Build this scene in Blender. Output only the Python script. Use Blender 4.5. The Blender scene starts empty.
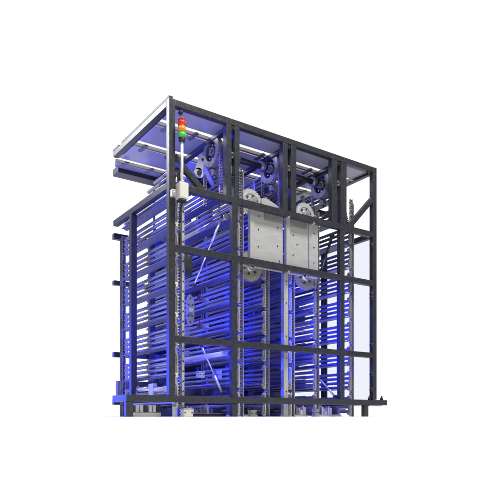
import bpy, bmesh, math, random
from mathutils import Vector, Matrix
random.seed(7)
S = bpy.context.scene
COL = S.collection
FLOOR = -0.005
PI = math.pi

# ------------------------------------------------------------------ materials
def new_mat(name):
    m = bpy.data.materials.new(name); m.use_nodes = True
    nt = m.node_tree
    return m, nt, nt.nodes['Principled BSDF']

def mat(name, col, rough=.45, metal=0., var=.12, scale=30., bump=0., stretch=None, dirt=0., spec=.5, coat=0.):
    m, nt, b = new_mat(name)
    b.inputs['Metallic'].default_value = metal
    b.inputs['Specular IOR Level'].default_value = spec
    b.inputs['Coat Weight'].default_value = coat
    tc = nt.nodes.new('ShaderNodeTexCoord')
    mp = nt.nodes.new('ShaderNodeMapping')
    if stretch: mp.inputs['Scale'].default_value = stretch
    nt.links.new(tc.outputs['Object'], mp.inputs['Vector'])
    n = nt.nodes.new('ShaderNodeTexNoise'); n.inputs['Scale'].default_value = scale
    n.inputs['Detail'].default_value = 5
    nt.links.new(mp.outputs['Vector'], n.inputs['Vector'])
    r = nt.nodes.new('ShaderNodeValToRGB')
    r.color_ramp.elements[0].position = .3; r.color_ramp.elements[1].position = .7
    r.color_ramp.elements[0].color = tuple(c*(1-var) for c in col)+(1,)
    r.color_ramp.elements[1].color = tuple(min(1, c*(1+var)) for c in col)+(1,)
    nt.links.new(n.outputs['Fac'], r.inputs['Fac'])
    out = r.outputs['Color']
    if dirt:
        n2 = nt.nodes.new('ShaderNodeTexNoise'); n2.inputs['Scale'].default_value = scale*.25
        n2.inputs['Detail'].default_value = 8
        nt.links.new(tc.outputs['Object'], n2.inputs['Vector'])
        r2 = nt.nodes.new('ShaderNodeValToRGB')
        r2.color_ramp.elements[0].position = .55; r2.color_ramp.elements[1].position = .75
        r2.color_ramp.elements[0].color = (0,0,0,1); r2.color_ramp.elements[1].color = (dirt,dirt,dirt,1)
        nt.links.new(n2.outputs['Fac'], r2.inputs['Fac'])
        mx = nt.nodes.new('ShaderNodeMix'); mx.data_type = 'RGBA'
        nt.links.new(r2.outputs['Color'], mx.inputs['Factor'])
        nt.links.new(out, mx.inputs['A']); mx.inputs['B'].default_value = (.12,.10,.08,1)
        out = mx.outputs['Result']
    nt.links.new(out, b.inputs['Base Color'])
    mr = nt.nodes.new('ShaderNodeMapRange')
    mr.inputs['To Min'].default_value = max(.03, rough-.10); mr.inputs['To Max'].default_value = min(1, rough+.10)
    nt.links.new(n.outputs['Fac'], mr.inputs['Value'])
    nt.links.new(mr.outputs['Result'], b.inputs['Roughness'])
    if bump:
        bp = nt.nodes.new('ShaderNodeBump'); bp.inputs['Strength'].default_value = bump
        bp.inputs['Distance'].default_value = .002
        nt.links.new(n.outputs['Fac'], bp.inputs['Height'])
        nt.links.new(bp.outputs['Normal'], b.inputs['Normal'])
    return m

M = {}
M['paint'] = mat('anthracite_paint', (.030,.031,.038), .36, 0, .28, 45, .06, dirt=.12)
M['dark'] = mat('black_cast_metal', (.022,.022,.026), .45, .2, .2, 80, .1)
M['plate'] = mat('light_grey_sheet_metal', (.46,.46,.445), .38, .2, .09, 8, .03, stretch=(1,1,9))
M['steel'] = mat('bright_steel', (.66,.65,.63), .33, .75, .14, 40, .05, dirt=.25)
M['wheel'] = mat('zinc_plated_wheel', (.64,.64,.64), .38, .55, .12, 50, .05, dirt=.3)
M['oldwheel'] = mat('oiled_wheel_steel', (.42,.40,.34), .42, .6, .2, 50, .06, dirt=.5)
M['chain'] = mat('oiled_chain_steel', (.30,.285,.26), .36, .7, .3, 90, .05, dirt=.5)
M['bar'] = mat('grey_bar', (.23,.23,.25), .15, .4, .10, 25, .0, stretch=(1,.2,1), spec=.9)
M['beige'] = mat('beige_plastic', (.62,.60,.52), .5, 0, .05, 20)
M['rubber'] = mat('black_plastic', (.02,.02,.022), .55, 0, .2, 60)
M['roof'] = mat('satin_roof_sheet', (.36,.35,.40), .20, .25, .10, 6, .0, stretch=(1,1,1))
def make_translucent(m, col, fac):
    nt = m.node_tree; t = nt.nodes.new('ShaderNodeBsdfTranslucent'); t.inputs['Color'].default_value = col+(1,)
    mx = nt.nodes.new('ShaderNodeMixShader'); mx.inputs[0].default_value = fac
    nt.links.new(nt.nodes['Principled BSDF'].outputs[0], mx.inputs[1]); nt.links.new(t.outputs[0], mx.inputs[2])
    nt.links.new(mx.outputs[0], nt.nodes['Material Output'].inputs['Surface'])
make_translucent(M['roof'], (.70,.71,.86), .20)
M['white'] = mat('white_pole_paint', (.78,.78,.76), .35, 0, .03, 20)
M['lightsteel'] = mat('dull_steel', (.19,.19,.20), .4, .4, .2, 40, dirt=.3)
M['midgrey'] = mat('mid_grey_plate', (.23,.23,.22), .5, 0, .1, 20)  # grey for the strips that imitate the rail's shadow on the covers
M['ring'] = mat('grey_cast_ring', (.30,.29,.275), .36, .5, .2, 50, .06, dirt=.5)
M['rear'] = mat('mid_grey_sheet', (.035,.035,.045), .40, .1, .2, 8)
M['brown'] = mat('grey_brown_sheet', (.16,.145,.13), .5, .2, .15, 15)
M['maroon'] = mat('maroon_plastic', (.06,.02,.03), .5, 0, .1, 30)
M['red'] = mat('red_lens', (.72,.03,.02), .18, 0, .12, 40, coat=.5)
M['amber'] = mat('amber_lens', (.85,.30,.02), .18, 0, .12, 40, coat=.5)
M['green'] = mat('green_lens', (.06,.48,.07), .18, 0, .12, 40, coat=.5)
M['floor'] = mat('white_floor', (.93,.93,.93), .9, 0, .01, 3, spec=.1)

def perforated():
    m, nt, b = new_mat('perforated_sheet')
    b.inputs['Metallic'].default_value = .1; b.inputs['Roughness'].default_value = .45
    tc = nt.nodes.new('ShaderNodeTexCoord'); sp = nt.nodes.new('ShaderNodeSeparateXYZ')
    nt.links.new(tc.outputs['Object'], sp.inputs[0])
    def fr(o, k, off):
        a = nt.nodes.new('ShaderNodeMath'); a.operation = 'MULTIPLY_ADD'
        nt.links.new(sp.outputs[o], a.inputs[0]); a.inputs[1].default_value = k; a.inputs[2].default_value = off
        f = nt.nodes.new('ShaderNodeMath'); f.operation = 'FRACT'; nt.links.new(a.outputs[0], f.inputs[0])
        s = nt.nodes.new('ShaderNodeMath'); s.operation = 'SUBTRACT'; nt.links.new(f.outputs[0], s.inputs[0]); s.inputs[1].default_value = .5
        q = nt.nodes.new('ShaderNodeMath'); q.operation = 'POWER'; nt.links.new(s.outputs[0], q.inputs[0]); q.inputs[1].default_value = 2
        return q.outputs[0]
    ad = nt.nodes.new('ShaderNodeMath'); ad.operation = 'ADD'
    nt.links.new(fr('X', 48, .5), ad.inputs[0]); nt.links.new(fr('Y', 30, .1), ad.inputs[1])
    lt = nt.nodes.new('ShaderNodeMath'); lt.operation = 'LESS_THAN'
    nt.links.new(ad.outputs[0], lt.inputs[0]); lt.inputs[1].default_value = .055
    mx = nt.nodes.new('ShaderNodeMix'); mx.data_type = 'RGBA'
    mx.inputs['A'].default_value = (.17,.17,.19,1); mx.inputs['B'].default_value = (.03,.03,.04,1)
    nt.links.new(lt.outputs[0], mx.inputs['Factor']); nt.links.new(mx.outputs['Result'], b.inputs['Base Color'])
    return m
M['perf'] = perforated()

def emit(name, col, st):
    m = bpy.data.materials.new(name); m.use_nodes = True; nt = m.node_tree
    nt.nodes.remove(nt.nodes['Principled BSDF'])
    e = nt.nodes.new('ShaderNodeEmission'); e.inputs['Color'].default_value = col+(1,); e.inputs['Strength'].default_value = st
    nt.links.new(e.outputs[0], nt.nodes['Material Output'].inputs['Surface'])
    return m
M['led_mid'] = emit('mid_blue_led', (.010,.020,1.0), 110.)
M['led_low'] = emit('dim_blue_led', (.012,.022,1.0), 25.)
M['led'] = emit('blue_led', (.011,.024,1.0), 300.)

def pane_mat():
    m = bpy.data.materials.new('tinted_pane'); m.use_nodes = True; nt = m.node_tree
    nt.nodes.remove(nt.nodes['Principled BSDF'])
    t = nt.nodes.new('ShaderNodeBsdfTransparent'); t.inputs['Color'].default_value = (.895,.905,.95,1)
    g = nt.nodes.new('ShaderNodeBsdfGlossy'); g.inputs['Roughness'].default_value = .05
    mx = nt.nodes.new('ShaderNodeMixShader'); mx.inputs[0].default_value = .02
    nt.links.new(t.outputs[0], mx.inputs[1]); nt.links.new(g.outputs[0], mx.inputs[2])
    nt.links.new(mx.outputs[0], nt.nodes['Material Output'].inputs['Surface'])
    return m
M['pane'] = pane_mat()

# ------------------------------------------------------------------ mesh helpers
class MB:
    def __init__(s): s.v = []; s.f = []; s.sm = []
    def add(s, vs, fs, smooth=False):
        o = len(s.v); s.v += [tuple(v) for v in vs]
        s.f += [tuple(i+o for i in f) for f in fs]; s.sm += [smooth]*len(fs)
        return s
    def box(s, x0, x1, y0, y1, z0, z1):
        return s.add([(x0,y0,z0),(x1,y0,z0),(x1,y1,z0),(x0,y1,z0),(x0,y0,z1),(x1,y0,z1),(x1,y1,z1),(x0,y1,z1)],
              [(0,3,2,1),(4,5,6,7),(0,1,5,4),(1,2,6,5),(2,3,7,6),(3,0,4,7)])
    def beam(s, p, q, w, h, up=(0,1,0)):
        p, q = Vector(p), Vector(q); d = (q-p).normalized()
        u = Vector(up); a = d.cross(u).normalized()*w/2; b = a.cross(d).normalized()*h/2
        vs = [p-a-b, p+a-b, p+a+b, p-a+b, q-a-b, q+a-b, q+a+b, q-a+b]
        return s.add(vs, [(0,3,2,1),(4,5,6,7),(0,1,5,4),(1,2,6,5),(2,3,7,6),(3,0,4,7)])
    def tube(s, p, q, r, n=12, r2=None):
        p, q = Vector(p), Vector(q); d = (q-p).normalized(); r2 = r if r2 is None else r2
        u = Vector((0,0,1)) if abs(d.z) < .9 else Vector((1,0,0))
        a = d.cross(u).normalized(); b = d.cross(a)
        vs = []
        for c, rr in ((p, r), (q, r2)):
            vs += [c+(a*math.cos(2*PI*i/n)+b*math.sin(2*PI*i/n))*rr for i in range(n)]
        s.add(vs, [(i, (i+1)%n, n+(i+1)%n, n+i) for i in range(n)], True)
        o = len(s.v)-2*n
        s.f += [tuple(o+i for i in range(n))[::-1], tuple(o+n+i for i in range(n))]; s.sm += [False, False]
        return s
    def path(s, pts, r, n=8):
        for a, b in zip(pts, pts[1:]): s.tube(a, b, r, n)
        return s
    def prism(s, pts, axis, t0, t1):
        """outline pts (2D) extruded along axis from t0 to t1. axis 'y': pts are (x,z); 'x': (y,z); 'z': (x,y)"""
        n = len(pts)
        f = {'y': lambda p, t: (p[0], t, p[1]), 'x': lambda p, t: (t, p[0], p[1]), 'z': lambda p, t: (p[0], p[1], t)}[axis]
        vs = [f(p, t0) for p in pts]+[f(p, t1) for p in pts]
        return s.add(vs, [tuple(range(n)), tuple(range(2*n-1, n-1, -1))]+[(i, n+i, n+(i+1)%n, (i+1)%n) for i in range(n)])
    def ring(s, c, axis, r0, r1, t0, t1, n=40, teeth=0, th=0.):
        """flat annulus with thickness, optional teeth on its rim"""
        f = {'y': lambda a, b, t: (c[0]+a, c[1]+t, c[2]+b), 'x': lambda a, b, t: (c[0]+t, c[1]+a, c[2]+b)}[axis]
        N = teeth*4 if teeth else n
        def R(i): return r1 + (th if (teeth and i % 4 in (1, 2)) else 0)
        vs = []
        for t in (t0, t1):
            for i in range(N):
                w = 2*PI*i/N; vs.append(f(math.cos(w)*R(i), math.sin(w)*R(i), t))
            for i in range(N):
                w = 2*PI*i/N; vs.append(f(math.cos(w)*r0, math.sin(w)*r0, t))
        fs = []
        for i in range(N):
            j = (i+1) % N
            fs += [(i, j, N+j, N+i), (2*N+i, 3*N+i, 3*N+j, 2*N+j), (i, 2*N+i, 2*N+j, j), (N+i, N+j, 3*N+j, 3*N+i)]
        return s.add(vs, fs)
    def build(s, name, m, parent=None, bevel=0., loc=None):
        me = bpy.data.meshes.new(name)
        off = Vector((0,0,0))
        if loc is not None: off = Vector(loc)
        elif parent is not None: off = wloc(parent)
        me.from_pydata([Vector(v)-off for v in s.v], [], s.f)
        me.polygons.foreach_set('use_smooth', s.sm)
        bm = bmesh.new(); bm.from_mesh(me); bmesh.ops.recalc_face_normals(bm, faces=bm.faces); bm.to_mesh(me); bm.free()
        me.materials.append(M[m])
        o = bpy.data.objects.new(name, me); COL.objects.link(o)
        if parent is not None: o.parent = parent
        elif loc is not None: o.location = off
        if bevel:
            b = o.modifiers.new('bevel', 'BEVEL'); b.width = bevel; b.segments = 2; b.limit_method = 'ANGLE'
        return o

def wloc(o):
    v = Vector(o.location)
    while o.parent: o = o.parent; v += Vector(o.location)
    return v

def thing(name, label, cat, loc=(0,0,0), group=None):
    o = bpy.data.objects.new(name, None); COL.objects.link(o); o.location = loc
    o.empty_display_size = .05
    o['label'] = label; o['category'] = cat
    if group: o['group'] = group
    return o
def tag(o, label, cat, group=None):
    o['label'] = label; o['category'] = cat
    if group: o['group'] = group
    return o
def copy_tree(o, parent=None):
    c = o.copy(); COL.objects.link(c)
    if parent is not None: c.parent = parent
    for ch in list(o.children): copy_tree(ch, c)
    return c

# ------------------------------------------------------------------ setting: white floor
f = MB(); f.add([(-6,-6,FLOOR),(6,-6,FLOOR),(6,5,FLOOR),(-6,5,FLOOR)], [(0,1,2,3)])
fo = f.build('floor', 'floor'); fo['kind'] = 'structure'

# ------------------------------------------------------------------ tower frame
W = 1.764; P = .04; ZT = 1.896
LE = .884                                   # far end of the left side rails
fr = thing('tower_frame', 'tall anthracite steel frame of square tubes with roof sheets, standing on the base frame', 'machine frame', (0,0,.124))
def post(r0, r1, t0, t1, z0, z1, name='post'):
    return MB().box(r0, r1, t0, t1, z0, z1).build(name, 'paint', fr, .003)
B0, B1, E0, E1 = .448, .488, 1.387, 1.430
Z2a, Z2b, Z3a, Z3b, Z4a, Z4b = 1.362, 1.402, .991, 1.031, .443, .482
p_corner = post(0, P, 0, P, .124, ZT)
p_right = post(W-P, W, 0, P, .124, ZT)
for a, b in ((B0,B1),(E0,E1)):
    post(a, b, .002, P, .124, Z4a); post(a, b, .002, P, Z4b, Z3a); post(a, b, .002, P, Z3b, Z2a)
post(0, P, .556, .597, .124, Z2a); post(W-P, W, .556, .597, .124, Z2a)
for a, b in ((.404,.444),(.467,.505),(.858,.900),(.928,.975),(1.305,1.358),(1.392,1.450)):
    post(a, b, .002, P+.004, Z2b, ZT-P)
# rails of the front face
def rail(x0, x1, y0, y1, z0, z1): return MB().box(x0, x1, y0, y1, z0, z1).build('rail', 'paint', fr, .003)
rail(P, W-P, .001, P, ZT-P, ZT); rail(P, W-P, .001, P, Z2a, Z2b)
for a, b in ((Z3a,Z3b),(Z4a,Z4b)): rail(P, W-P, .001, P, a, b)
# side rails
for x in (0, W-P):
    y1 = LE if x == 0 else 1.06
    rail(x+.001, x+P-.001, P, y1, ZT-P, ZT); rail(x+.001, x+P-.001, P, y1, Z2a, Z2b)
# rear rails and posts
for a, b, e in ((1.290,1.332,1.62),(.956,.988,W),(.430,.467,W)): rail(.028, e, .93, .97, a, b)
for x in (.293, .800, 1.335): post(x, x+.038, .888, .928, .124, 1.332 if x < .5 else 1.80)
# roof: four sheets with open slots beside two thin purlins
for a, b in ((.041,.222),(.318,.572),(.668,.900),(.990,1.062)):
    if b < .95: pts = [(P,a),(W-P,a),(W-P,b),(P,b)]
    else: pts = [(.060,a),(W-P,a),(W-P,b),(.085,b)]
    MB().prism(pts, 'z', 1.872, 1.880).build('roof_sheet', 'roof', fr)
for y in (.262,.612,.938):
    x0 = P if y < .9 else .045
    pl = MB().box(x0, W-P, y, y+.018, 1.858, 1.878).build('roof_purlin', 'brown', fr)
    for x in (.10,.30,.62,.84,1.08,1.28,1.52):
        MB().box(x, x+.026, y-.045, y+.063, 1.846, 1.857).build('clip', 'brown', pl)
for x in (.404,.880,1.345):
    MB().box(x, x+.036, P+.001, 1.06, 1.816, 1.8445).build('roof_rib', 'paint', fr, .002)
MB().box(.44, W-P, .50, .54, 1.655, 1.695).build('inner_beam', 'dark', fr, .002)
rb = MB().box(.112, W-P, 1.063, 1.17, 1.84, 1.892).build('rear_beam', 'paint', fr, .003)
for a, b in ((.01,.735),(.79,.884)):
    MB().box(.002, .030, a, b, ZT+.001, ZT+.016).build('roof_edge_strip', 'dark', fr)
# corner braces
MB().beam((.040,.020,1.560), (.240,.020,1.395), .036, .032).build('brace', 'paint', fr, .003)
MB().beam((1.728,.020,1.655), (1.480,.020,1.395), .038, .032).build('brace', 'paint', fr, .003)
# door hinges and knobs on the inside of the right post, bolts on the rails
for z in (1.30, .93, .90, .54, .32, .20):
    MB().tube((W-P-.002, .012, z-.016), (W-P-.002, .012, z+.016), .011, 10).box(W-P-.012, W-P-.001, .004, .028, z-.008, z+.008).build('hinge', 'dark', p_right)
for x, z in ((.086,1.835),(.455,1.838),(.913,1.838),(1.375,1.838),(1.69,1.842)):
    MB().tube((x,.004,z),(x,.03,z), .013, 10).tube((x,.0,z),(x,.005,z),.006,8).build('bolt', 'dark', fr)
for x, z in ((.905,1.356),(1.13,1.356),(.905,.985),(.905,.437)):
    MB().box(x-.008,x+.008,-.004,.03,z-.006,z+.005).build('clip', 'steel', fr)

# ------------------------------------------------------------------ base frame
bf = thing('base_frame', 'low anthracite base frame under the tower, reaching past both its sides', 'machine base', (0,0,FLOOR))
def brail(*a): return MB().box(*a).build('rail', 'paint', bf, .003)
def leg(*a): return MB().box(*a).build('leg', 'paint', bf, .003)
BX = -.270
brail(BX, 1.880, 0, P, .082, .123)
for x in (BX, 1.724): brail(x+.001, x+P-.001, P, .217 if x < 0 else 1.0, .082, .1225)
brail(.028, 1.764, .93, .97, .082, .123)
for x in (BX, B0, 1.635): leg(x, x+.042, .002, P-.002, FLOOR, .0815)
for x in (.45, 1.2): leg(x, x+.04, .932, .968, FLOOR, .0815)
for x in (1.70, 1.81, 1.775+.02):
    pass
for x in (1.705, 1.838):
    MB().tube((x,.02,.123),(x,.02,.140),.013,6).tube((x,.02,.140),(x,.02,.155),.007,8).build('bolt', 'dark', bf)
MB().box(.30,1.90,.985,.993,FLOOR,.118).build('kick_panel', 'brown', bf, .001)
for y, z0 in ((.27,.030),(.62,.002)): MB().box(.03,1.70,y,y+.03,z0,z0+.024).build('cross_bar', 'paint', bf, .002)
MB().box(1.69,1.83,.01,.03,.074,.0815).build('shim_plate', 'steel', bf)

# ------------------------------------------------------------------ signal light
sx, sy = .066, -.035
sg = thing('signal_light', 'signal light with red, amber and green lenses on a white pole at the corner post', 'signal light', (sx, sy, 1.27))
MB().box(.036,.097,-.066,-.004,1.288,1.386).build('mounting_box', 'beige', sg, .008)
MB().box(.004,.0355,-.030,-.001,1.300,1.342).tube((.02,-.034,1.32),(.02,-.028,1.32),.010,10).build('bracket', 'steel', sg, .002)
MB().tube((sx,sy,1.2755),(sx,sy,1.2875),.030,20,.026).build('cable_gland', 'rubber', sg)
MB().tube((sx,sy,1.3865),(sx,sy,1.400),.016,16).build('collar', 'steel', sg)
MB().tube((sx,sy,1.4005),(sx,sy,1.634),.0085,14).build('pole', 'white', sg)
MB().tube((sx,sy,1.6345),(sx,sy,1.654),.017,20,.021).build('socket', 'rubber', sg)
def lens(name, z0, z1, m):
    b = MB(); h = (z1-z0)
    b.tube((sx,sy,z0),(sx,sy,z0+h*.10),.0222,32).tube((sx,sy,z0+h*.10),(sx,sy,z0+h*.86),.0236,32,.0232).tube((sx,sy,z0+h*.86),(sx,sy,z1),.0226,32,.0216)
    for i in range(20):
        w_ = 2*PI*i/20; u, v = math.cos(w_)*.0234, math.sin(w_)*.0234
        b.tube((sx+u,sy+v,z0+h*.14),(sx+u,sy+v,z0+h*.82),.0012,6)
    return b.build(name, m, sg)
lens('green_lens', 1.6545, 1.6900, 'green'); lens('amber_lens', 1.6905, 1.7260, 'amber'); lens('red_lens', 1.7265, 1.7620, 'red')
MB().tube((sx,sy,1.7625),(sx,sy,1.768),.0235,24,.019).build('cap', 'red', sg)
MB().path([(sx+.01,sy+.01,1.276),(.09,.03,1.25),(.098,.05,1.18),(.10,.06,1.05)], .006).build('cable', 'rubber', sg)

# ------------------------------------------------------------------ chains
def chain_links(x, y, z0, z1, pitch=.0195):
    b = MB(); z = z0; i = 0
    while z < z1:
        w = .0085 if i % 2 else .0105
        for s in (-1, 1):
            b.prism([(y-.0075,z-.003),(y+.0075,z-.003),(y+.0075,z+pitch*.78),(y-.0075,z+pitch*.78)], 'x', x+s*w-.0011, x+s*w+.0011)
        b.tube((x-.0125,y,z+pitch*.38),(x+.0125,y,z+pitch*.38),.0045,8)
        z += pitch; i += 1
    return b
CX = dict(A=.100, B=.552, C=.780, D=1.004, E=1.232, F=1.560)
CN = dict(A='beside the corner post', B='beside the long post under the wheels', C='below the upper left wheel side', D='right of the pale upright', E='below the right grey cover', F='nearest the right post')
ORD = ['lowest','second','third','fourth','fifth','sixth','seventh','eighth','ninth','topmost']
CL = {'A': 'bright perforated chain column next to the corner post', 'B': 'thin roller chain hugging the long post left of the grey covers',
      'C': 'roller chain left of the pale upright below the left grey cover', 'D': 'roller chain immediately right of the pale upright',
      'E': 'roller chain hanging below the right edge of the right grey cover', 'F': 'roller chain nearest the clear pane at the right end'}
for k, x in CX.items():
    y = .092 if k in 'CDE' else .070
    c = thing('roller_chain', CL[k], 'chain', (x,y,FLOOR), 'chains at the front of the tower')
    top = 1.38 if k == 'A' else (1.62 if k in 'BDF' else 1.50)
    chain_links(x, y, FLOOR+.006, top).build('links', 'chain', c)
    if k == 'A':
        g = MB().box(x-.045, x-.020, y-.012, y-.004, FLOOR, 1.37)
        g.build('guide_strip', 'steel', c, .001)
        g = MB().box(x+.016, x+.034, y-.010, y-.002, FLOOR, 1.37); g.build('guide_strip', 'plate', c, .001)
        h = MB(); z = .03
        while z < 1.36:
            h.tube((x+.025,y-.0125,z),(x+.025,y-.0102,z),.0055,8); z += .0613
        h.build('guide_holes', 'rubber', c)
        z = .05
        while z < 1.36:
            MB().box(x-.044,x-.018,y-.022,y-.0125,z,z+.028).build('guide_clamp', 'beige', c, .002); z += .184
    else:
        MB().box(x+.0150, x+.0205, y-.012, y+.012, FLOOR, top-.02).build('guide_strip', 'steel', c)
for k, x in CX.items():
    y = .884
    c = thing('roller_chain', 'rear ' + CL[k].replace('bright perforated chain column', 'roller chain seen through the left side'), 'chain', (x-.02,y,FLOOR), 'chains at the rear of the tower')
    chain_links(x-.02, y, FLOOR+.006, 1.30).build('links', 'ring', c)
    MB().box(x-.042, x+.002, y+.009, y+.014, FLOOR, 1.29).build('guide_strip', 'ring', c)

# ------------------------------------------------------------------ bar racks on the chains
def make_rack():
    r = thing('bar_rack', '', 'bar rack', (0,0,0), 'bar racks hanging on the chains')
    for i in range(4):
        z = .054 - i*.0335
        b = MB();
        n = 12; ring = [(-.012+math.cos(2*PI*i/n)*.0088, z+math.sin(2*PI*i/n)*.0112) for i in range(n)]
        b.add([(u, .028, v) for u, v in ring]+[(u, .800, v) for u, v in ring], [(i, (i+1)%n, n+(i+1)%n, n+i) for i in range(n)], True)
        b.add([(u, .028, v) for u, v in ring], [tuple(range(n))])
        b.tube((-.012, .8001, z), (-.012, .822, z), .0115, 10)
        b.build('bar', 'bar', r)
    # C-shaped bracket that carries the bars at the chain
    br = MB(); x0, x1 = -.046, -.014
    br.prism([(x1,.070),(x1-.006,.078),(x0+.008,.078),(x0,.068),(x0,.050),(x0+.010,.046),(x0+.012,.058),(x1-.010,.058),(x1-.012,-.058),(x0+.012,-.058),(x0+.010,-.046),(x0,-.050),(x0,-.068),(x0+.008,-.078),(x1-.006,-.078),(x1,-.070)], 'y', .000, .006)
    bk = br.build('bracket', 'steel', r)
    MB().tube((x0+.006,-.006,.062),(x0+.006,.012,.062),.0095,12).build('roller', 'chain', bk)
    MB().tube((x0+.006,-.006,-.062),(x0+.006,.012,-.062),.0095,12).build('roller', 'chain', bk)
    MB().prism([(x0+.013,.044),(x1-.014,.044),(x1-.014,-.044),(x0+.004,-.044),(x0+.004,-.012),(x0+.013,-.004)],'y',.001,.010).build('slider', 'ring', bk)
    MB().box(-.020,-.004,.786,.798,-.066,.066).build('rear_bracket', 'steel', r)
    MB().box(-.058,.024,.060,.780,-.0640,-.0615).build('perforated_tray', 'perf', r)
    return r
proto = make_rack(); first = True
proto_bars = [c for c in proto.children if c.name.split('.')[0] in ('bar','perforated_tray','rear_bracket')]
RN = {'A': 'corner-post chain', 'B': 'chain hugging the long left post', 'C': 'chain left of the pale upright',
      'D': 'chain right of the pale upright', 'E': 'chain under the right cover', 'F': 'chain nearest the clear pane'}
for k, x in CX.items():
    n = 8 if k == 'A' else (10 if k in 'BDF' else 9)
    z0, pitch = (.127, .182) if k == 'A' else (.054+.018, .184)
    if k != 'A': z0 = .080
    for i in range(n):
        r = proto if first else copy_tree(proto); first = False
        y = (.072 if k in 'CDE' else .050) + (0 if k == 'A' or i < 8 else .13 + .05*(i-8))
        r.location = (x, y, z0 + i*pitch)
        pos = 'topmost' if i == n-1 else ('lowest' if i == 0 else ORD[i]+' from the bottom')
        r['label'] = 'rack of bars, %s, %s' % (RN[k], pos)

# second row of racks behind the rear posts, in front of a dark rear wall
for j, x in enumerate((.700, .870, 1.040, 1.210, 1.380, 1.550, 1.730, 1.900)):
    for i in range(9):
        r = proto.copy(); COL.objects.link(r)
        for c in proto_bars: d = c.copy(); COL.objects.link(d); d.parent = r
        r.location = (x, .965 + random.uniform(-.01,.01), .10 + .02*(j % 3) + i*.184)
        r['label'] = 'rear rack of bars, column %s from the left, %s' % (('first','second','third','fourth','fifth','sixth','seventh','last')[j], 'topmost' if i == 8 else ORD[i]+(' level' if i == 0 else ' from the bottom'))
        r['group'] = 'bar racks in the rear row'
rw = thing('rear_wall', 'dark sheet wall behind the rear row of bar racks', 'rear wall', (1.2,1.84,FLOOR))
for k in range(4): MB().box(.80+k*.37, 1.165+k*.37-.006, 1.84, 1.85, FLOOR, 1.72).build('sheet', 'rear', rw, .002)
for k in range(5): MB().box(.78+k*.37, .80+k*.37-.0003, 1.835, 1.87, FLOOR, 1.74).build('mullion', 'paint', rw, .002)

# ------------------------------------------------------------------ sprocket wheels around the covers
def sprocket(x, y, z, r, m, label):
    s = thing('sprocket', label, 'sprocket wheel', (x,y,z), 'sprocket wheels around the grey covers')
    td = MB().ring((x,y,z), 'y', r*.34, r*.93, 0, .009, teeth=30, th=r*.07).build('toothed_disc', m, s)
    MB().ring((x,y,z), 'y', r*.62, r*.74, -.004, -.0005).build('rim', m, s)
    MB().tube((x,y-.022,z),(x,y+.05,z), r*.32, 28).tube((x,y-.030,z),(x,y-.0225,z), r*.15, 20).build('hub', 'steel', s)
    for i in range(6):
        a = 2*PI*i/6+.3; MB().tube((x+math.cos(a)*r*.48,y-.007,z+math.sin(a)*r*.48),(x+math.cos(a)*r*.48,y,z+math.sin(a)*r*.48), r*.075, 8).build('bolt', 'dark', td)
    return s
sprocket(.645, .074, 1.425, .092, 'wheel', 'bright sprocket wheel above the top left corner of the grey covers')
sprocket(1.112, .074, 1.430, .090, 'wheel', 'bright sprocket wheel above the right grey cover, near its top edge')
sprocket(.635, .074, .995, .102, 'oldwheel', 'oily sprocket wheel below the left grey cover')
sprocket(1.115, .074, .995, .100, 'oldwheel', 'oily sprocket wheel below the right grey cover')
a = MB().prism([(.72,1.462),(.76,1.470),(.935,1.412),(.935,1.385),(.72,1.395)], 'y', .056, .066).build('link_plate', 'plate', None, .002, (.82,.06,1.40))
tag(a, 'pale tapered plate running right from the upper left sprocket', 'link plate')

# ------------------------------------------------------------------ grey covers
def screws(pts, y, parent):
    for x, z in pts: MB().tube((x,y-.004,z),(x,y,z),.0042,10).build('screw', 'dark', parent)
c1 = thing('cover_panel', 'left grey sheet-metal cover between the two middle rails', 'cover panel', (.75,.05,1.0), 'grey covers between the sprocket wheels')
sh1 = MB().box(.652,.893,.050,.056,.985,1.378).build('sheet', 'plate', c1, .002)
MB().box(.617,.650,.044,.075,.985,1.384).build('flange', 'plate', c1, .003)
MB().box(.735,.893,.046,.0495,1.318,1.372).build('stiffener', 'midgrey', c1, .001)  # darker strip standing in for the rail's shadow along the cover top
screws([(.685,1.13),(.685,1.245),(.690,1.335),(.845,1.16),(.845,1.285),(.862,1.06)], .050, sh1)
c2 = thing('cover_panel', 'right grey sheet-metal cover with a raised screwed flange on its right', 'cover panel', (1.06,.05,1.0), 'grey covers between the sprocket wheels')
sh2 = MB().box(.953,1.122,.052,.058,.985,1.378).build('sheet', 'plate', c2, .002)
MB().box(.918,.951,.040,.075,.985,1.384).build('flange', 'plate', c2, .003)
fl2 = MB().box(1.124,1.206,.040,.075,.985,1.378).build('flange', 'plate', c2, .003)
MB().box(.955,1.105,.048,.0515,1.318,1.372).build('stiffener', 'midgrey', c2, .001)  # rail shadow on the right cover, likewise modelled as a darker strip
screws([(1.165,1.09),(1.165,1.20),(1.165,1.30)], .040, fl2)
screws([(.985,1.12),(1.02,1.20),(.985,1.26)], .052, sh2)
up = thing('pale_upright', 'pale metal upright running down from between the grey covers to the base', 'upright', (.92,.06,FLOOR))
chn = MB().box(.903,.942,.050,.072,FLOOR,.984).build('channel', 'plate', up, .003)
MB().box(.899,.9025,.046,.080,FLOOR,.984).build('edge_strip', 'steel', up)
screws([(.922,z) for z in (.17,.40,.55,.78,.93)], .050, chn)

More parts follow.
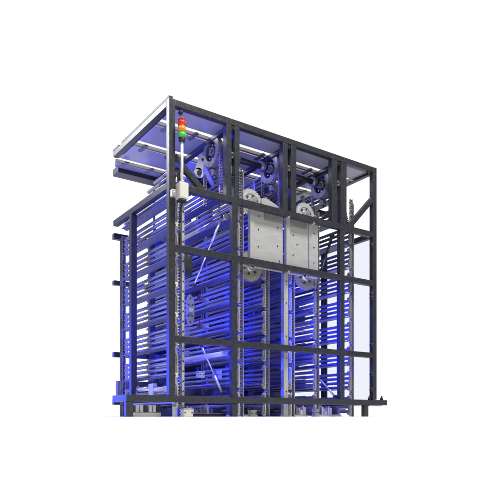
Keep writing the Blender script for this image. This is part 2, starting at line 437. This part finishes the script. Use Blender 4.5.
# ------------------------------------------------------------------ drive wheels under the roof
def drive(x, y, z, label):
    d = thing('drive_unit', label, 'drive unit', (x,y,z), 'drive units under the roof')
    MB().ring((x,y,z), 'x', .064, .098, -.018, .016, teeth=34, th=.006).build('toothed_ring', 'ring', d)
    flg = MB().ring((x,y,z), 'x', .030, .0635, .004, .012).build('flange', 'dark', d)
    MB().tube((x-.012,y,z),(x+.010,y,z),.029,24).tube((x-.024,y,z),(x-.0125,y,z),.012,16).build('hub', 'ring', d)
    MB().tube((x+.014,y,z),(x+.030,y,z),.070,28).tube((x+.030,y,z),(x+.120,y,z),.062,28).build('gearbox', 'dark', d)
    for i in range(8):
        a = 2*PI*i/8; MB().tube((x-.004,y+math.cos(a)*.046,z+math.sin(a)*.046),(x+.004,y+math.cos(a)*.046,z+math.sin(a)*.046),.006,8).build('bolt', 'steel', flg)
    MB().prism([(y-.03,z-.06),(y+.03,z-.06),(y+.022,z-.165),(y-.022,z-.165)], 'x', x+.016, x+.028).tube((x-.005,y,z-.135),(x+.04,y,z-.135),.022,16).build('torque_arm', 'chain', d, .002)
    for s_ in (-1, 1):
        chain_links(x, y+s_*.1005, 1.43, z).build('chain_strand', 'chain', d)
    return d
drive(.428, .21, 1.755, 'drive wheel with black gearbox nearest the signal light')
drive(.910, .21, 1.755, 'drive wheel with black gearbox middle of the three under the roof')
drive(1.388, .21, 1.750, 'drive wheel with black gearbox farthest from the signal light')
for a_, b_, w in ((.552,.870,'left and middle'),(1.034,1.345,'middle and right')):
    d = thing('drive_shaft', 'dark shaft joining the %s drive wheels under the roof' % w, 'shaft', ((a_+b_)/2,.21,1.755), 'shafts between the drive wheels')
    MB().tube((a_,.21,1.755),(b_,.21,1.755),.020,20).build('tube', 'dark', d)
    for x in (a_+.04, b_-.06): MB().tube((x,.21,1.755),(x+.04,.21,1.755),.034,20).build('coupling', 'ring', d)
for x, z, w in ((.456,1.675,'left'),(.914,1.700,'middle'),(1.375,1.700,'right')):
    p = thing('idler_pulley', 'small idler pulley held between the %s pair of upper posts' % w, 'pulley', (x,.03,z), 'idler pulleys between the post pairs')
    MB().ring((x,.03,z),'y',.008,.020,-.010,.010,24).build('rim', 'steel', p)
    MB().tube((x,.012,z),(x,.05,z),.0075,12).build('axle', 'dark', p)
    MB().box(x-.010,x+.010,.045,.052,z-.12,z+.12).build('carrier', 'dark', p)
    MB().box(x-.006,x+.008,.030,.0445,z-.115,z-.065).build('sensor', 'plate', p)

# ------------------------------------------------------------------ brackets, struts, boxes inside the front left bay
q = thing('bearing_plate', 'light steel bearing plate with bolt holes beside the perforated column', 'bearing plate', (.20,.11,.66))
pts = [(.20+.030*math.cos(t)*(1.0), .665+.100*math.copysign(abs(math.sin(t))**.8, math.sin(t))) for t in [2*PI*i/28 for i in range(28)]]
MB().prism(pts, 'y', .104, .112).build('plate', 'lightsteel', q, .001)
for x, z in ((.20,.74),(.185,.70),(.215,.70),(.185,.63),(.215,.63),(.20,.59)): MB().tube((x,.1015,z),(x,.1038,z),.0055,10).build('bolt', 'dark', q)
MB().tube((.20,.09,.665),(.20,.1035,.665),.014,16).build('boss', 'steel', q)
q = MB().box(.150,.212,.100,.16,.885,1.00).box(.156,.206,.094,.0995,.895,.985).box(.165,.19,.12,.14,1.0005,1.02).build('sensor_box', 'rubber', None, .002, (.18,.13,.89))
tag(q, 'small black box beside the perforated column under the second rail', 'sensor box')
q = thing('lug_plate', 'light steel lug plate with a round hole below the roof near the signal light', 'lug plate', (.295,.15,1.53))
b = MB().ring((.290,.150,1.565),'y',.013,.032,0,.010,28).prism([(.262,1.585),(.318,1.585),(.330,1.680),(.300,1.690)], 'y', .150, .159)
b.build('plate', 'plate', q)
MB().tube((.29,.14,1.565),(.29,.148,1.565),.016,16).build('pin', 'dark', q)
MB().tube((.315,.145,1.655),(.315,.1495,1.655),.008,10).build('bolt', 'dark', q)
MB().prism([(.315,1.60),(.40,1.50),(.42,1.52),(.335,1.63)], 'y', .161, .171).build('arm', 'ring', q)

def strut(p, q_, label, m='steel', r=.0075):
    s = thing('gas_strut', label, 'strut', p, 'thin struts in the tower')
    p, q2 = Vector(p), Vector(q_); mid = p.lerp(q2, .62)
    MB().tube(p, mid, r*.62, 10).build('rod', m, s)
    MB().tube(mid, q2, r, 12).build('cylinder', m, s)
    MB().tube(q2+Vector((0,-.012,0)), q2+Vector((0,.012,0)), r*1.6, 12).build('pivot', 'dark', s)
    MB().tube(p+Vector((0,-.01,0)), p+Vector((0,.01,0)), r*1.4, 12).build('pivot', 'dark', s)
strut((.215,.085,.82), (.422,.085,1.285), 'pale thin strut leaning right between the second and third rails, left bay')
strut((.268,.085,.445), (.425,.085,.145), 'pale strut leaning left below the fourth rail, left bay')
strut((1.268,.10,.275), (1.425,.10,.145), 'pale strut leaning left above the base near the right long post')
strut((1.262,.10,.99), (1.395,.10,1.335), 'dark strut leaning right beside the right grey cover', 'dark', .010)

t = thing('cross_tube', 'thick lilac-lit tube running back behind the strut of the left bay', 'tube', (.44,.06,1.27), 'thick tubes behind the left bay')
MB().tube((.440,.075,1.285),(.440,.62,1.285),.018,16).build('barrel', 'bar', t); MB().tube((.440,.058,1.285),(.440,.0745,1.285),.021,16).build('end_cap', 'steel', t)
t = thing('cross_tube', 'thick cream tube running back just under the fourth rail, left bay', 'tube', (.44,.06,.41), 'thick tubes behind the left bay')
MB().tube((.430,.075,.405),(.430,.62,.405),.015,16).build('barrel', 'beige', t); MB().tube((.430,.058,.405),(.430,.0745,.405),.018,16).build('end_cap', 'steel', t)

def jbox(x0,x1,y0,y1,z0,z1,label,m='beige'):
    j = thing('junction_box', label, 'junction box', ((x0+x1)/2,(y0+y1)/2,z0), 'small junction boxes')
    hs = MB().box(x0,x1,y0,y1,z0,z1-.006).build('housing', m, j, .003)
    MB().box(x0-.002,x1+.002,y0-.002,y1+.002,z1-.0055,z1).build('lid', m, j, .001)
    for x in (x0+.008, x1-.008): MB().tube((x,y0-.004,(z0+z1)/2),(x,y0-.0005,(z0+z1)/2),.004,8).build('screw', 'dark', hs)
jbox(.385,.430,.10,.15,.235,.300,'dull box beside the lower strut of the left bay','lightsteel')
jbox(.27,.315,.12,.16,.245,.285,'grey box left of the lower strut of the left bay','plate')
jbox(.100,.165,.005,.05,FLOOR+.001,.045,'cream box under the base rail right of the corner post')
jbox(.635,.680,.06,.10,FLOOR+.001,.040,'grey box under the base rail below the left cover','plate')
jbox(1.19,1.225,.05,.09,FLOOR+.001,.052,'pale box under the base rail below the right cover','plate')
for z, w in ((.735,'upper'),(.56,'lower')):
    q = MB().box(.262,.290,.11,.135,z,z+.032).box(.268,.284,.104,.1095,z+.006,z+.026).tube((.276,.12,z+.0325),(.276,.12,z+.045),.006,8).build('connector', 'maroon', None, .001, (.276,.12,z))
    tag(q, '%s maroon connector right of the light bearing plate' % w, 'connector', 'maroon connectors')
    q = MB().box(.318,.350,.13,.165,z+.006,z+.026).box(.326,.342,.126,.1295,z+.010,z+.021).build('terminal_block', 'lightsteel', None, .002, (.345,.145,z))
    tag(q, '%s pale block right of a maroon connector' % w, 'terminal block', 'pale blocks beside the connectors')

# air valve on the base at the left, conveyor behind
v = thing('air_valve', 'pale pneumatic valve standing on the left side of the base rail', 'valve', (.02,.30,.124))
MB().box(.006,.036,.235,.305,.124,.205).build('body', 'plate', v, .003)
MB().tube((.02,.305,.175),(.02,.47,.175),.015,14).build('cylinder', 'steel', v)
MB().tube((.02,.10,.165),(.02,.235,.165),.013,14).tube((.02,.09,.165),(.02,.0995,.165),.018,14).build('filter_bowl', 'beige', v)
MB().path([(.02,.47,.18),(.02,.50,.20),(.02,.52,.17),(.02,.52,.126)], .005).build('air_hose', 'bar', v)
v2 = thing('roller_conveyor', 'grey-brown conveyor housing with rollers behind the base frame', 'conveyor', (.4,1.05,FLOOR))
MB().box(.085,1.2,1.00,1.04,.150,.262).build('side_plate', 'brown', v2, .002)
MB().box(.30,1.2,1.36,1.40,.150,.262).build('side_plate', 'brown', v2, .002)
for i in range(7): MB().tube((.33+i*.13,1.041,.235),(.33+i*.13,1.359,.235),.022,14).build('roller', 'steel', v2)
for x in (.26,.6,1.1): MB().box(x,x+.04,1.041,1.08,FLOOR,.150).build('leg', 'brown', v2)
g = thing('gear_motor', 'dark gear motor on the rear of the left side above the base', 'motor', (.31,.80,.19))
MB().tube((.31,.74,.262),(.31,.86,.262),.042,24).build('housing', 'dark', g); MB().tube((.31,.725,.262),(.31,.7395,.262),.033,20).build('fan_cover', 'rubber', g)
MB().box(.275,.345,.76,.84,.195,.222).build('foot', 'dark', g, .002)
MB().box(.295,.325,.775,.825,.3035,.325).build('terminal_cover', 'rubber', g, .002)

# small things on the floor inside the base: manifold and cable duct
m = thing('valve_manifold', 'row of small pale valves under the base rail left of the corner post', 'valve manifold', (-.15,.10,FLOOR))
MB().box(-.21,-.01,.09,.14,FLOOR,.022).build('rail', 'steel', m, .002)
for i in range(7): MB().box(-.205+i*.028,-.184+i*.028,.085,.145,.0225,.064).build('valve', 'plate' if i % 3 else 'rubber', m, .002)
m = thing('cable_duct', 'dark cable duct lying under the base rail of the left bay', 'cable duct', (.3,.12,FLOOR))
MB().box(.19,.44,.10,.15,FLOOR,.012).build('trunk', 'rubber', m, .002)
MB().box(.188,.442,.098,.152,.0125,.017).build('lid', 'brown', m, .001)

# clear side pane at the right
pn = thing('side_pane', 'clear tinted safety pane filling the right side of the tower', 'pane', (1.74,.3,.13))
MB().box(1.736,1.740,.042,.925,.126,1.360).build('glazing', 'pane', pn)
MB().box(1.732,1.744,.5405,.555,.126,1.360).build('glazing_bead', 'rubber', pn)

# ------------------------------------------------------------------ added blue light strips on sides the camera cannot see, tinting the inside
def added_led(x0,x1,y0,y1,z0,z1,face,label,m='led'):
    o = thing('light_strip', label, 'light strip', ((x0+x1)/2,(y0+y1)/2,z0), 'blue light strips inside the tower')
    MB().box(x0,x1,y0,y1,z0,z1).build('housing', 'rubber', o)
    if face == 'x': e = MB().box(x1+.0003,x1+.0010,y0+.003,y1-.003,z0+.005,z1-.005)
    elif face == 'y': e = MB().box(x0+.006,x1-.003,y1+.0003,y1+.0010,z0+.005,z1-.005)
    else: e = MB().box(x0+.005,x1-.005,y0+.003,y1-.003,z0-.004,z0-.0003)
    e.build('diffuser', m, o)
added_led(.008,.032,P+.0005,P+.008,.24,.42,'y','blue light strip on the back of the corner post, low','led_mid')
added_led(.008,.032,P+.0005,P+.008,.52,.95,'y','blue light strip on the back of the corner post, at mid height','led_mid')
added_led(.008,.032,P+.0005,P+.008,1.06,1.34,'y','blue light strip on the back of the corner post, high','led_mid')
added_led(B0+.006,B1-.006,P+.0005,P+.008,.52,.96,'y','blue light strip behind the long left post, upper')
added_led(B0+.006,B1-.006,P+.0005,P+.008,.24,.42,'y','blue light strip behind the long left post, lower')
added_led(E0+.006,E1-.006,P+.0005,P+.008,.24,.96,'y','blue light strip behind the long right post')
added_led(.866,.892,P+.005,P+.012,1.42,1.70,'y','blue light strip behind the middle pair of upper posts','led_low')
added_led(.410,.438,P+.005,P+.012,1.42,1.70,'y','blue light strip behind the left pair of upper posts','led_low')
added_led(.331,.338,.895,.920,.2,1.7,'x','blue light strip on the left rear post','led_mid')
added_led(.838,.845,.895,.920,.2,1.2,'x','blue light strip on the middle rear post','led_mid')

added_led(.806,.832,.9285,.936,.47,.95,'y','blue light strip behind the middle rear post, lower','led_mid')
added_led(.806,.832,.9285,.936,1.0,1.28,'y','blue light strip behind the middle rear post, upper','led_mid')
added_led(1.341,1.367,.9285,.936,.3,1.4,'y','blue light strip behind the right rear post','led_mid')

added_led(.9425,.949,.053,.069,.25,.95,'x','blue light strip on the right flank of the pale upright')
added_led(1.1,1.13,.060,.066,1.08,1.30,'y','blue light strip behind the right grey cover')
added_led(.70,.73,.060,.066,1.10,1.30,'y','blue light strip behind the left grey cover')

added_led(1.0285,1.0345,.112,.132,.22,.95,'x','blue light strip beside the chain right of the pale upright','led_mid')
added_led(1.2565,1.2625,.112,.132,.22,.95,'x','blue light strip beside the chain below the right cover edge','led_low')
added_led(.0405,.047,.08,.80,1.858,1.869,'x','blue light strip under the left edge of the roof','led_mid')
added_led(.4405,.447,.08,.90,1.822,1.842,'x','blue light strip along the first roof rib','led_mid')
added_led(.9165,.923,.08,.90,1.822,1.842,'x','blue light strip along the middle roof rib','led_low')

added_led(.1345,.1405,.088,.108,.30,.93,'x','blue light strip on the right flank of the perforated column, lower','led_mid')
added_led(.1345,.1405,.088,.108,1.05,1.33,'x','blue light strip on the right flank of the perforated column, upper','led_mid')

# short turning bars above the left side rail
t = thing('bar_stack', 'three short stepped bars above the left side rail, below the roof', 'bar stack', (.09,.06,1.46), None)
for z, e in ((1.462,.60),(1.494,.47),(1.527,.38)):
    MB().tube((.085,.05,z),(.085,e,z),.011,12).build('bar', 'bar', t)
MB().box(.094+.003,.106,.06,.25,1.44,1.545).build('backing_plate', 'rear', t)
# valve rows and duct below the base rail
def manifold(x0, x1, y, label, seed):
    rnd = random.Random(seed)
    m = thing('valve_manifold', label, 'valve manifold', ((x0+x1)/2,y,FLOOR), 'valve rows under the base rail')
    MB().box(x0,x1,y-.02,y+.03,FLOOR,.010).build('rail', 'steel', m, .002)
    x = x0+.006
    while x < x1-.03:
        w_ = rnd.uniform(.012,.028); h = rnd.uniform(.035,.066)
        MB().box(x,x+w_,y-.025+rnd.uniform(0,.01),y+.025,.0105,h).tube((x+w_/2,y,h+.0005),(x+w_/2,y,h+.012),w_*.3,10).build('valve', rnd.choice(['beige','brown','lightsteel','dark','plate']), m, .0015)
        x += w_+rnd.uniform(.003,.02)
manifold(.51,.74,.15,'row of mixed valves under the base rail below the left cover',1)
manifold(.97,1.19,.15,'row of mixed valves under the base rail right of the pale upright',2)
manifold(1.26,1.52,.15,'row of mixed valves under the base rail near the right long post',3)
manifold(.20,.43,.20,'row of mixed valves under the base rail of the left bay',4)
# energy chain
e = thing('cable_chain', 'black cable chain curving down beside the right pair of upper posts', 'cable chain', (1.5,.06,1.4))
pts = [(1.462,.065,1.78),(1.464,.065,1.70),(1.468,.065,1.62),(1.478,.065,1.55),(1.498,.065,1.48),(1.525,.067,1.43),(1.552,.069,1.395)]
b = MB()
for p, q in zip(pts, pts[1:]):
    P_, Q_ = Vector(p), Vector(q)
    n = 4
    for i in range(n): b.beam(P_.lerp(Q_,(i+.08)/n), P_.lerp(Q_,(i+.9)/n), .022, .026)
b.build('links', 'rubber', e); MB().path(pts, .006).build('cables', 'dark', e)

# ------------------------------------------------------------------ world, lamps
w = bpy.data.worlds.new('World'); S.world = w; w.use_nodes = True
nt = w.node_tree; bg = nt.nodes['Background']; bg.inputs['Color'].default_value = (1,1,1,1)
# a studio: lit white cyclorama on the far side, dim room on the near side
tc = nt.nodes.new('ShaderNodeTexCoord')
dp = nt.nodes.new('ShaderNodeVectorMath'); dp.operation = 'DOT_PRODUCT'; dp.inputs[1].default_value = (.5696,.8220,.15)
nt.links.new(tc.outputs['Generated'], dp.inputs[0])
mr = nt.nodes.new('ShaderNodeMapRange'); mr.interpolation_type = 'SMOOTHSTEP'
mr.inputs['From Min'].default_value = .42; mr.inputs['From Max'].default_value = .76
mr.inputs['To Min'].default_value = .12; mr.inputs['To Max'].default_value = 1.12
nt.links.new(dp.outputs['Value'], mr.inputs['Value']); nt.links.new(mr.outputs['Result'], bg.inputs['Strength'])

def area(name, loc, target, size, power, col):
    l = bpy.data.lights.new(name, 'AREA'); l.shape = 'RECTANGLE'; l.size, l.size_y = size; l.energy = power; l.color = col
    o = bpy.data.objects.new(name, l); COL.objects.link(o); o.location = loc
    o.rotation_euler = (Vector(target)-Vector(loc)).to_track_quat('-Z', 'Y').to_euler()
    return o
area('softbox_key', (.9,-1.9,5.0), (.9,.1,1.0), (.7,.7), 275, (1,.985,.96))
area('softbox_floor', (-1.6,-3.9,4.2), (-1.6,-3.5,0), (1.5,1.5), 110, (1,1,1))  # added lamp above the camera, only there to whiten the floor
area('softbox_left', (-1.35,2.5,3.35), (.1,.3,1.7), (1.3,1.3), 72, (.93,.94,1))
area('gel_lamp_blue', (-1.2,2.1,.45), (.1,.4,.9), (.8,.7), 78, (.010,.030,1))

# ------------------------------------------------------------------ camera
cd = bpy.data.cameras.new('camera'); co = bpy.data.objects.new('camera', cd); COL.objects.link(co)
co.location = (-1.5993, -3.1502, 0.0)
co.rotation_euler = (PI/2, 0, -math.atan2(.5696, .8220))
cd.sensor_width = 36; cd.sensor_fit = 'HORIZONTAL'; cd.lens = 36*589/500
cd.shift_y = (416-250)/500; cd.shift_x = 0
cd.clip_start = .01; cd.clip_end = 300
S.camera = co

S.render.engine = 'CYCLES'
S.cycles.use_denoising = True
S.cycles.max_bounces = 8; S.cycles.diffuse_bounces = 4; S.cycles.glossy_bounces = 4; S.cycles.transparent_max_bounces = 12
S.view_settings.view_transform = 'Standard'; S.view_settings.look = 'None'
S.view_settings.exposure = 0; S.view_settings.gamma = 1
S.render.film_transparent = False
